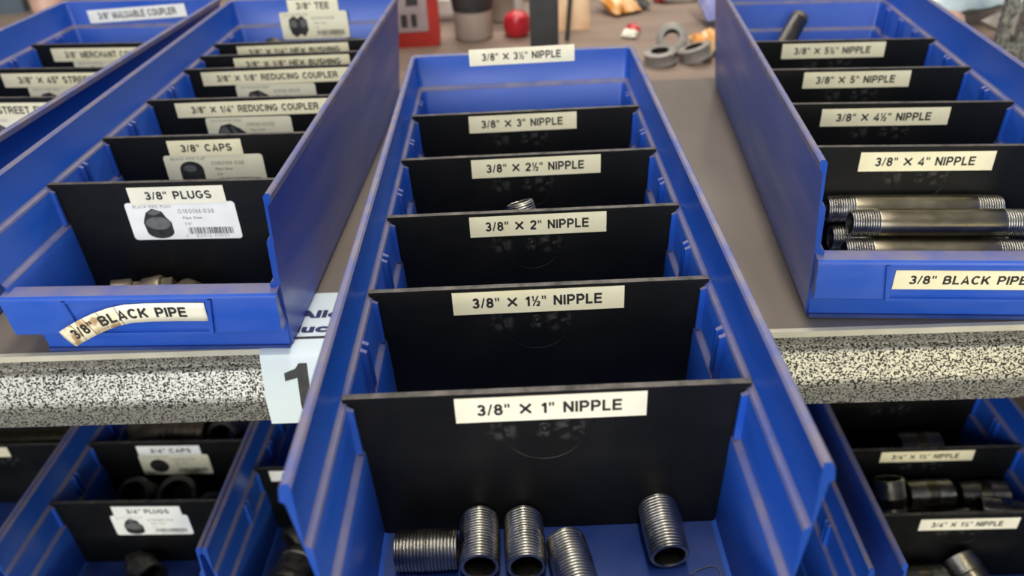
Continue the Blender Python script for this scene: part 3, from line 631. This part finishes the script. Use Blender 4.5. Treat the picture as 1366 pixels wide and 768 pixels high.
for (x, y, z, dy), lb in zip(((3, 29, zf, 0), (-2, 46.6, zf, 0), (4, 64.2 - 1, zf, 0), (2, 37.8, zf + 14.9, 0), (-1.5, 55.3, zf + 14.9, 0), (5.2, 46.6, zf + 29.8, 0), (-5, 62.2, zf + 31.2, 0)),
        ('floor layer long nipple nearest the front of the right bin', 'floor layer long nipple in the middle of the right bin', 'floor layer long nipple against the 4 inch divider', 'long nipple showing just above the front lip of the right bin', 'buried long nipple in the second layer of the right bin', 'front long brass toned nipple on top of the pile', 'rear long nipple on top of the pile against the divider')):
    nipple(N4, binR, (x, y, z), .004, 0, lb, G4, x)
nipple(N5, binR, (-32, 352, 41), math.atan2(96, 56), math.radians(25.5), 'dark pipe leaning up against the back wall of the right bin', 'dark pipes in the back of the right bin')
nipple(N5, binR, (-46, 374, zf + 30), .12, .30, 'dark pipe lying across the back of the right bin behind the leaning one', 'dark pipes in the back of the right bin') if False else None
nipple(N25D, binR, (-36, 306, 55), .1, .15, 'dark pipe end just above the 3/8 x 5½ divider', 'dark pipes in the back of the right bin')
G34 = 'thick short nipples in the lower right bin'
zz = 2.5 + 13.4
for p, yw, pt, lb in (((-38, 110, 46), PI / 2 + .15, 1.0, 'thick short nipple tipped upright at the left of the rear compartment, lower right'),
                      ((-3, 117, 44), .03, 0, 'thick short nipple lying level in the rear compartment, lower right'),
                      ((46, 118, 40), -.12, .12, 'thick short nipple against the divider at the right, lower right'),
                      ((48, 92, 46), -.22, -.05, 'thick short nipple angled across the right side, lower right'),
                      ((7, 90, 33), .25, .1, 'dark thick short nipple in front of the level one, lower right'),
                      ((-2, 112, zz), .1, 0, 'buried thick short nipple on the bin floor, lower right'), ((45, 108, zz - .3), -.1, 0, 'buried thick short nipple on the floor at the right, lower right'),
                      ((-34, 85, zz), .9, 0, 'buried thick short nipple on the floor at the left, lower right'),
                      ((4, 42, 29), PI / 2 + .35, .35, 'thick short nipple pointing up in the front compartment, lower right'),
                      ((-34, 45, 22), .05, 0, 'thick short nipple lying across the front compartment, lower right'),
                      ((14, 178, 42), .02, 0, 'dark nipple in shade under the beam, lower right')):
    nipple(N34, bR1, p, yw, pt, lb, G34, p[0])

# ------------------------------------------------------------------ cast fittings
def cap_mesh(R_, L_, mat):
    prof = [(L_ * .35, 0), (L_ * .35, R_ * .74), (L_ * -.5, R_ * .76), (-L_ * .5, R_ * .96), (-L_ * .46, R_ * 1.02), (-L_ * .28, R_ * 1.02), (-L_ * .24, R_ * .95), (L_ * .30, R_ * .93), (L_ * .42, R_ * .80), (L_ * .5, R_ * .45), (L_ * .52, 0)]
    mb = MB(); mb.lathe(prof, 32, mats=[1, 1, 0, 0, 0, 0, 0, 0, 0, 0, 0]); o = mb.build('m', [mat, BORE], smooth=40); fix_normals(o); me = o.data; bpy.data.objects.remove(o); return me
def plug_mesh(R_, mat):
    mb = MB(); hollow = [(-R_ * .2, 0), (-R_ * .2, R_ * .72), (-R_ * 1.15, R_ * .74), (-R_ * 1.15, R_ * .92), (R_ * .1, R_ * 1.0), (R_ * .25, R_ * .9), (R_ * .3, R_ * .4), (R_ * .3, 0)]
    mb.lathe(hollow, 28, mats=[1, 1, 0, 0, 0, 0, 0, 0])
    q = R_ * .52
    mb.box(R_ * .28, R_ * 1.05, -q, q, -q, q)
    o = mb.build('m', [mat, BORE], smooth=40); fix_normals(o); me = o.data; bpy.data.objects.remove(o); return me
def coupling_mesh(R_, L_, mat, bo=.74):
    prof = [(-L_ / 2, R_ * bo), (-L_ / 2, R_ * .98), (-L_ * .46, R_ * 1.03), (-L_ * .32, R_ * 1.03), (-L_ * .28, R_ * .95), (L_ * .28, R_ * .95), (L_ * .32, R_ * 1.03), (L_ * .46, R_ * 1.03), (L_ / 2, R_ * .98), (L_ / 2, R_ * bo)]
    mb = MB(); mb.lathe(prof, 32, close=True, mats=[0] * 9 + [1]); o = mb.build('m', [mat, BORE], smooth=40); fix_normals(o); me = o.data; bpy.data.objects.remove(o); return me
def tee_mesh(R_, L_, mat):
    mb = MB(); prof = [(-L_, R_ * .7), (-L_, R_ * 1.12), (-L_ * .72, R_ * 1.12), (-L_ * .68, R_), (L_ * .68, R_), (L_ * .72, R_ * 1.12), (L_, R_ * 1.12), (L_, R_ * .7)]
    mb.lathe(prof, 24, close=True, mats=[0] * 7 + [1])
    mb.lathe([(0, R_ * .7), (0, R_), (L_ * .7, R_), (L_ * .74, R_ * 1.12), (L_, R_ * 1.12), (L_, R_ * .7)], 24, Matrix.Rotation(PI / 2, 4, 'Z'), close=True, mats=[0] * 5 + [1])
    o = mb.build('m', [mat, BORE], smooth=40); fix_normals(o); me = o.data; bpy.data.objects.remove(o); return me
CAP34 = cap_mesh(18, 27, CAST); PLUG38 = plug_mesh(8.6, TANCAST); PLUG34 = plug_mesh(13.6, CAST); COUP34 = coupling_mesh(17.5, 38, TANCAST); COUP34D = coupling_mesh(18, 30, CAST); TEE38 = tee_mesh(10.5, 18, CAST)
def fitting(name, me, b, p, eul, label, group):
    o = bpy.data.objects.new(name, me); C.objects.link(o)
    o.matrix_world = Matrix.Translation(b.location) @ Matrix.Rotation(b.rotation_euler.z, 4, 'Z') @ Matrix.Translation(Vector(p) * S) @ Euler(eul).to_matrix().to_4x4()
    tag(o, label, 'pipe fitting', group); return o
GP = 'small plugs in the front of the left bin'
fitting('square_plug', PLUG38, binL, (-42, 53, 10.6), (.3, .2, .4), 'small square headed plug, leftmost behind the front lip of the left bin', GP)
fitting('square_plug', PLUG38, binL, (-22, 55, 11.5), (.5, -.1, .1), 'small tan plug in the middle of the three in the left bin', GP)
fitting('square_plug', PLUG38, binL, (-4, 52, 10.5), (.1, .1, 2.6), 'small plug, rightmost of the three in the left bin', GP)
GC = 'iron caps in the lower left bin'
fitting('end_cap', CAP34, bL1, (-31, 116, 33), (0, .95, 1.25), 'iron cap with its open end up, left of two behind the plugs divider', GC)
fitting('end_cap', CAP34, bL1, (7, 116, 34), (0, .95, 1.75), 'iron cap with its open end up, right of two behind the plugs divider', GC)
fitting('end_cap', CAP34, bL1, (40, 106, 24), (0, .8, 2.0), 'iron cap in the shade near the right wall, lower left', GC)
fitting('square_plug', PLUG34, bL1, (-8, 50, 18), (.4, .0, 2.5), 'dark hollow plug lying on the floor of the lower left bin', None)
GT = 'tan couplings under the beam in the lower left bin'
fitting('pipe_coupling', COUP34, bL1, (-50, 194, 40), (0, 0, .3), 'tan coupling under the beam at the left, lower left bin', GT)
fitting('pipe_coupling', COUP34, bL1, (-9, 196, 42), (0, 0, -.1), 'tan coupling under the beam in the middle, lower left bin', GT)
fitting('pipe_coupling', COUP34D, bL1, (34, 188, 44), (0, .5, 1.3), 'dark coupling showing its open end under the beam, lower left bin', GT)
fitting('pipe_coupling', COUP34D, bL2, (-34, 78, 21), (0, 0, .8), 'dull iron coupling glimpsed beside the wall of the middle bin', None)
fitting('pipe_coupling', COUP34D, bL2, (-36, 40, 21), (0, 0, 1.4), 'dull iron coupling in the front of the half hidden lower bin', None)
GTE = 'iron tees behind the hex bushing dividers'
fitting('pipe_tee', TEE38, binL, (-36, 381, 55), (.6, .5, .2), 'dark iron tee end above the dividers at the left of the sticker', GTE)
fitting('pipe_tee', TEE38, binL, (43, 384, 53), (1.2, .3, .4), 'dark iron tee end above the dividers at the right of the sticker', GTE)
fitting('pipe_tee', TEE38, binL, (-8, 392, 20), (0, 0, .9), 'dark iron tee at the bottom of the back compartment', GTE)
fitting('pipe_tee', TEE38, binL, (-38, 395, 22), (.4, .3, 0.3), 'dark iron tee buried under the left one', GTE)
fitting('pipe_tee', TEE38, binL, (42, 396, 22), (.4, .3, 1.6), 'dark iron tee buried under the right one', GTE)
mb = MB(); mb.lathe([(-150, 9.4), (-150, 13.3), (150, 13.3), (150, 9.4)], 32, close=True, mats=[0, 0, 0, 1]); o = mb.build('steel_pipe', [STEEL, BORE], smooth=40); fix_normals(o)
o.matrix_world = Matrix.Translation(bL0.location + Vector((-.003, .184, .046))) @ Matrix.Rotation(.01, 4, 'Z') @ Matrix.Scale(.45, 4, Vector((1, 0, 0))); tag(o, 'brown steel pipe lying across the bin at the lower left edge', 'pipe')

# debris by the right nipple: a hair of wire and a rust chip
def tube(name, pts, r, mat, parent=None, n=6):
    cu = bpy.data.curves.new(name, 'CURVE'); cu.dimensions = '3D'; cu.bevel_depth = r * S; cu.bevel_resolution = 1
    sp = cu.splines.new('POLY'); sp.points.add(len(pts) - 1)
    for q, p in zip(sp.points, pts): q.co = (p[0] * S, p[1] * S, p[2] * S, 1)
    o = bpy.data.objects.new(name, cu); C.objects.link(o); dg = bpy.context.evaluated_depsgraph_get(); dg.update()
    me = bpy.data.meshes.new_from_object(o.evaluated_get(dg)); bpy.data.objects.remove(o); me.materials.clear(); me.materials.append(mat)
    o = bpy.data.objects.new(name, me); C.objects.link(o)
    if parent: o.parent = parent
    return o
o = tube('wire_bit', [(53.5, 41.5, 3), (54.5, 40.5, 3), (56, 40.6, 3), (57, 42, 3.2), (60, 43.2, 3.2), (64, 44.4, 3), (66, 43.5, 3), (66.8, 40.5, 3), (66, 37, 3)], .22, PRINTLIGHT); tag(o, 'thin bent bit of wire on the bin floor right of the lone nipple', 'debris')
mb = MB(); mb.prism([(62.5, 33), (66, 32), (67.8, 34), (67.2, 37.2), (65.4, 38.4), (63.6, 36.8)], 2.6, 4.2, axis='z'); o = mb.build('rust_flake', RUST); fix_normals(o); tag(o, 'dark rust flake in the right front corner of the middle bin', 'debris')

# ------------------------------------------------------------------ number card hooked over the shelf edge
t = root('number_card', 'white plastic aisle card with a black 1, folded over the shelf edge', 'sign', None, (0, 0, 0))
mb = MB(); prof = [(262, .4), (204.5, .5), (200.8, -1.5), (199.4, -5), (193.0, -31), (192.6, -47), (193.3, -47.2), (193.8, -31.2), (200.1, -5.4), (201.4, -2), (204.8, 0), (262, .05)]
mb.prism(prof, -164.5, -96, axis='x'); o = mb.build('card_sheet', CARD, t, smooth=35); fix_normals(o)
nb = flat(t, 'number', [[(-144.0, -31), (-137.5, -31), (-137.5, -6.5), (-142.2, -6.5), (-144.6, -9.8), (-151.4, -12.4), (-151.4, -17.4), (-144.0, -15.4)], [(-144.0, -36), (-137.5, -36), (-137.5, -31), (-144.0, -31)]], 0, INK)
bpy.context.view_layer.update()
for v_ in nb.data.vertices:
    z_ = v_.co.z * 1000; v_.co.y = (193.0 + (z_ + 31) * .2462 if z_ > -31 else 193.0 + (z_ + 31) * .025) * S - .0005
V_, F_ = text_geo('Alloy', .05); mesh_obj('lettering', [(-150.5 + 36 * a, 231.6 + 10.5 * b - 0, .75) for a, b in V_], F_, NAVY, t)
V_, F_ = text_geo('Products', .05); mesh_obj('lettering', [(-178 + 62 * a, 218.6 + 8.6 * b, .75) for a, b in V_], F_, NAVY, t)
mb = MB(); mb.box(-163, -97, 212.6, 214.8, .6, .8); mb.build('black_line', INK, t)

# ------------------------------------------------------------------ the board behind, and the clutter on it
mb = MB(); mb.box(-1500, 1400, 655, 2300, -32, -20); mb.build('rear_board', BOARD)
tag(bpy.data.objects['rear_board'], 'brown board surface behind the shelf, strewn with packets', 'shelf')
ZB = -20
t = root('tool_case', 'red plastic case with a printed label behind the left bin', 'case', None, (-146, 868, ZB), (0, 0, .08))
mb = MB(); mb.prism(rrect(-34, 34, 0, 150, 9), 0, 40); o = mb.build('shell', RED, t, smooth=40); fix_normals(o)
mb = MB(); mb.prism(rrect(-20, 20, 20, 150 - 16, 2), -1, .5); fix_normals(mb.build('label_plate', noisy('mauve label', (.36, .27, .27), (.45, .36, .35), 40, (.4, .5)), t))
flat(t, 'printed_figure', [[(-6, 52), (9, 52), (12, 100), (-2, 104)], [(-14, 26), (-6, 26), (-6, 42), (-14, 42)], [(-1, 26), (6, 26), (6, 42), (-1, 42)]], -1.2, DARK)
mb = MB(); mb.prism([(-25, 140), (25, 140), (25, 170), (-25, 170), (-25, 164), (17, 164), (17, 146), (-17, 146), (-17, 164), (-25, 164)], 12, 28); fix_normals(mb.build('handle', RED, t))
def turned(name, prof, loc, mats, label, cat, mi=None, n=32, parts=None):
    mb = MB(); mb.lathe([(z, r) for z, r in prof], n, Matrix.Rotation(-PI / 2, 4, 'Y'), mats=mi); o = mb.build(name, mats, smooth=35, loc=loc); fix_normals(o)
    if label: tag(o, label, cat)
    return o
t = root('spray_can', 'tan can with a charcoal upper half behind the middle bin', 'can', None, (-71, 905, ZB))
o = turned('tub_body', [(0, 22), (1, 24), (3, 25), (36, 25), (37, 24)], (0, 0, 0), TUB, None, None); o.parent = t
o = turned('tub_lid', [(37, 26), (44, 27), (48, 27.5), (150, 27), (154, 24), (155, 0)], (0, 0, 0), DARK, None, None); o.parent = t
mb = MB(); V_, F_ = text_geo('=', .03)
turned('plastic_jar', [(0, 18), (2, 21), (60, 21), (66, 15), (72, 15), (73, 0)], (-34, 985, ZB), JAR, 'hazy brown jar standing behind the red knob', 'jar')
turned('white_tube', [(0, 6), (1, 7), (120, 7), (121, 0)], (-12, 975, ZB), noisy('white tube plastic', (.6, .55, .5), (.7, .65, .6), 30, (.4, .5)), 'white tube standing between the jar and the charcoal post', 'tube')
turned('red_knob', [(0, 11), (1, 14), (6, 17), (18, 18), (26, 15.5), (31, 9), (32.5, 0)], (-14, 903, ZB), GLOSSRED, 'domed crimson cap standing left of the charcoal post', 'cap')
o = tube('black_rod', [(49, 858, ZB + 3), (64, 872, 150)], 3.2, DARKMETAL); tag(o, 'thin black rod leaning right of the charcoal post', 'rod')
def packet(name, loc, size, rz, rx, mat, label, seed, cat='packet'):
    rn = random.Random(seed); V = []; F = []; nx, ny = 9, 7; a, b, h = size
    for side in (1, -1):
        for j in range(ny):
            for i in range(nx):
                u = i / (nx - 1) * 2 - 1; v = j / (ny - 1) * 2 - 1
                e = (1 - u ** 4) * (1 - v ** 4)
                V.append((a / 2 * u * (1 - .06 * abs(v)) + rn.uniform(-.02, .02) * a, b / 2 * v + rn.uniform(-.02, .02) * b, side * h / 2 * e ** .7 * (1 + rn.uniform(-.4, .25)) if e > 1e-6 else 0))
    n = nx * ny
    for s_ in (0, 1):
        for j in range(ny - 1):
            for i in range(nx - 1):
                q = [s_ * n + j * nx + i, s_ * n + j * nx + i + 1, s_ * n + (j + 1) * nx + i + 1, s_ * n + (j + 1) * nx + i]
                F.append(q if s_ == 0 else q[::-1])
    o = mesh_obj(name, V, F, mat, None, None, 30, loc=loc, rot=(rx, 0, rz))
    import bmesh
    bm = bmesh.new(); bm.from_mesh(o.data); bmesh.ops.remove_doubles(bm, verts=[v for v in bm.verts if v.is_boundary], dist=.0001); bmesh.ops.recalc_face_normals(bm, faces=bm.faces); bm.to_mesh(o.data); bm.free()
    tag(o, label, cat); return o
packet('foil_packet', (60, 935, ZB + 48), (46, 110, 12), .05, 1.25, PEACH, 'peach wrapper standing behind the thin black rod', 1)
packet('foil_packet', (128, 1003, ZB + 14), (46, 60, 22), .5, .3, ORANGE, 'orange packet behind the right end of the middle bin', 2)
packet('foil_packet', (152, 1022, ZB + 9), (40, 50, 16), .2, .1, DARK, 'dark grey packet beside the orange packet', 3)
packet('foil_packet', (137, 893, ZB + 6), (16, 18, 10), .3, .2, GLOSSRED, 'tiny red packet just behind the corner of the middle bin', 4)
packet('foil_packet', (130, 872, ZB + 5), (20, 16, 9), -.4, .2, IVORY, 'tiny cream packet in front of the tiny red one', 5)
packet('foil_packet', (211, 790, ZB + 14), (36, 34, 22), .3, .35, ORANGE, 'orange wrapped lump beside the grey plastic rings', 6)
packet('foil_packet', (243, 935, ZB + 30), (36, 80, 26), .2, .5, LILAC, 'lilac film packet against the right bin', 7)
packet('foil_packet', (226, 1045, ZB + 9), (70, 24, 16), .1, 0, WHITE, 'white packet at the top edge, left of the lilac film', 8)
packet('foil_packet', (196, 1050, ZB + 6), (22, 24, 12), .1, 0, GLOSSRED, 'small crimson packet left of the white one', 9)
packet('foil_packet', (560, 905, ZB + 40), (130, 100, 44), .3, .35, FILMBLUE, 'pale blue plastic bag behind the right bin', 10)
packet('foil_packet', (640, 1060, ZB + 62), (150, 130, 50), -.3, .5, WHITE, 'large white plastic bag beyond the pale blue one', 11)
packet('foil_packet', (486, 815, ZB + 18), (70, 50, 24), -.4, .2, PINKFILM, 'pink film packet just behind the right bin rim', 12)
packet('foil_packet', (566, 790, ZB + 20), (56, 50, 24), .6, .2, GREYPLAS, 'grey crumpled packet beside the keyhole upright', 13)
packet('foil_packet', (700, 890, ZB + 36), (110, 80, 40), .9, .4, PEACH, 'peach bag right of the pale blue bag', 14)
def ring(loc, eul, R_, L_, label, mat=GREYPLAS):
    o = bpy.data.objects.new('plastic_ring', coupling_mesh(R_, L_, mat, .56)); C.objects.link(o); o.location = Vector(loc) * S; o.rotation_euler = eul
    tag(o, label, 'ring', 'grey plastic rings behind the middle bin')
ring((171, 800, ZB + 17), (0, .62, 1.35), 17.5, 14, 'grey plastic ring propped up with its hole showing')
ring((152, 762, ZB + 8.5), (.1, 1.45, .4), 19, 14, 'grey plastic ring lying flat at the left of three')
ring((193, 766, ZB + 10), (0, 1.25, -.3), 19, 15, 'grey plastic ring lying flat at the right of three')
t = root('storage_box', 'slate blue box at the far upper left behind the bins', 'box', None, (-900, 1130, ZB), (0, 0, .2))
mb = MB(); mb.box(-160, 100, 0, 120, 0, 150); mb.build('box_body', SLATE, t); mb = MB(); mb.box(-166, 106, -5, 125, 150, 170); mb.build('box_lid', SLATE, t)
turned('plastic_jar', [(0, 22), (2, 25), (110, 25), (120, 18), (140, 18), (141, 0)], (-768, 1160, ZB), PINKFILM, 'pinkish bottle right of the slate blue box', 'bottle')
t = root('slatted_crate', 'brown slatted crate behind the far left bin', 'crate', None, (-690, 1230, ZB))
for i in range(5):
    mb = MB(); mb.box(-70, 130, 0, 8, 6 + i * 24, 24 + i * 24); mb.build('slat', JAR, t)
for x in (-70, 122):
    mb = MB(); mb.box(x, x + 8, 8, 16, 0, 130); mb.build('post', JAR, t)
packet('foil_packet', (-30, 1130, ZB + 34), (150, 80, 36), .1, .2, PEACH, 'peach bag far behind the can and the jar', 15)
packet('foil_packet', (-120, 1010, ZB + 42), (60, 80, 30), .1, .9, WHITE, 'white packet between the red case and the can', 16)

# ------------------------------------------------------------------ floor under the rack
mb = MB(); mb.box(-4000, 4000, -3000, 5000, -960, -900); structure(mb.build('floor', FLOOR))
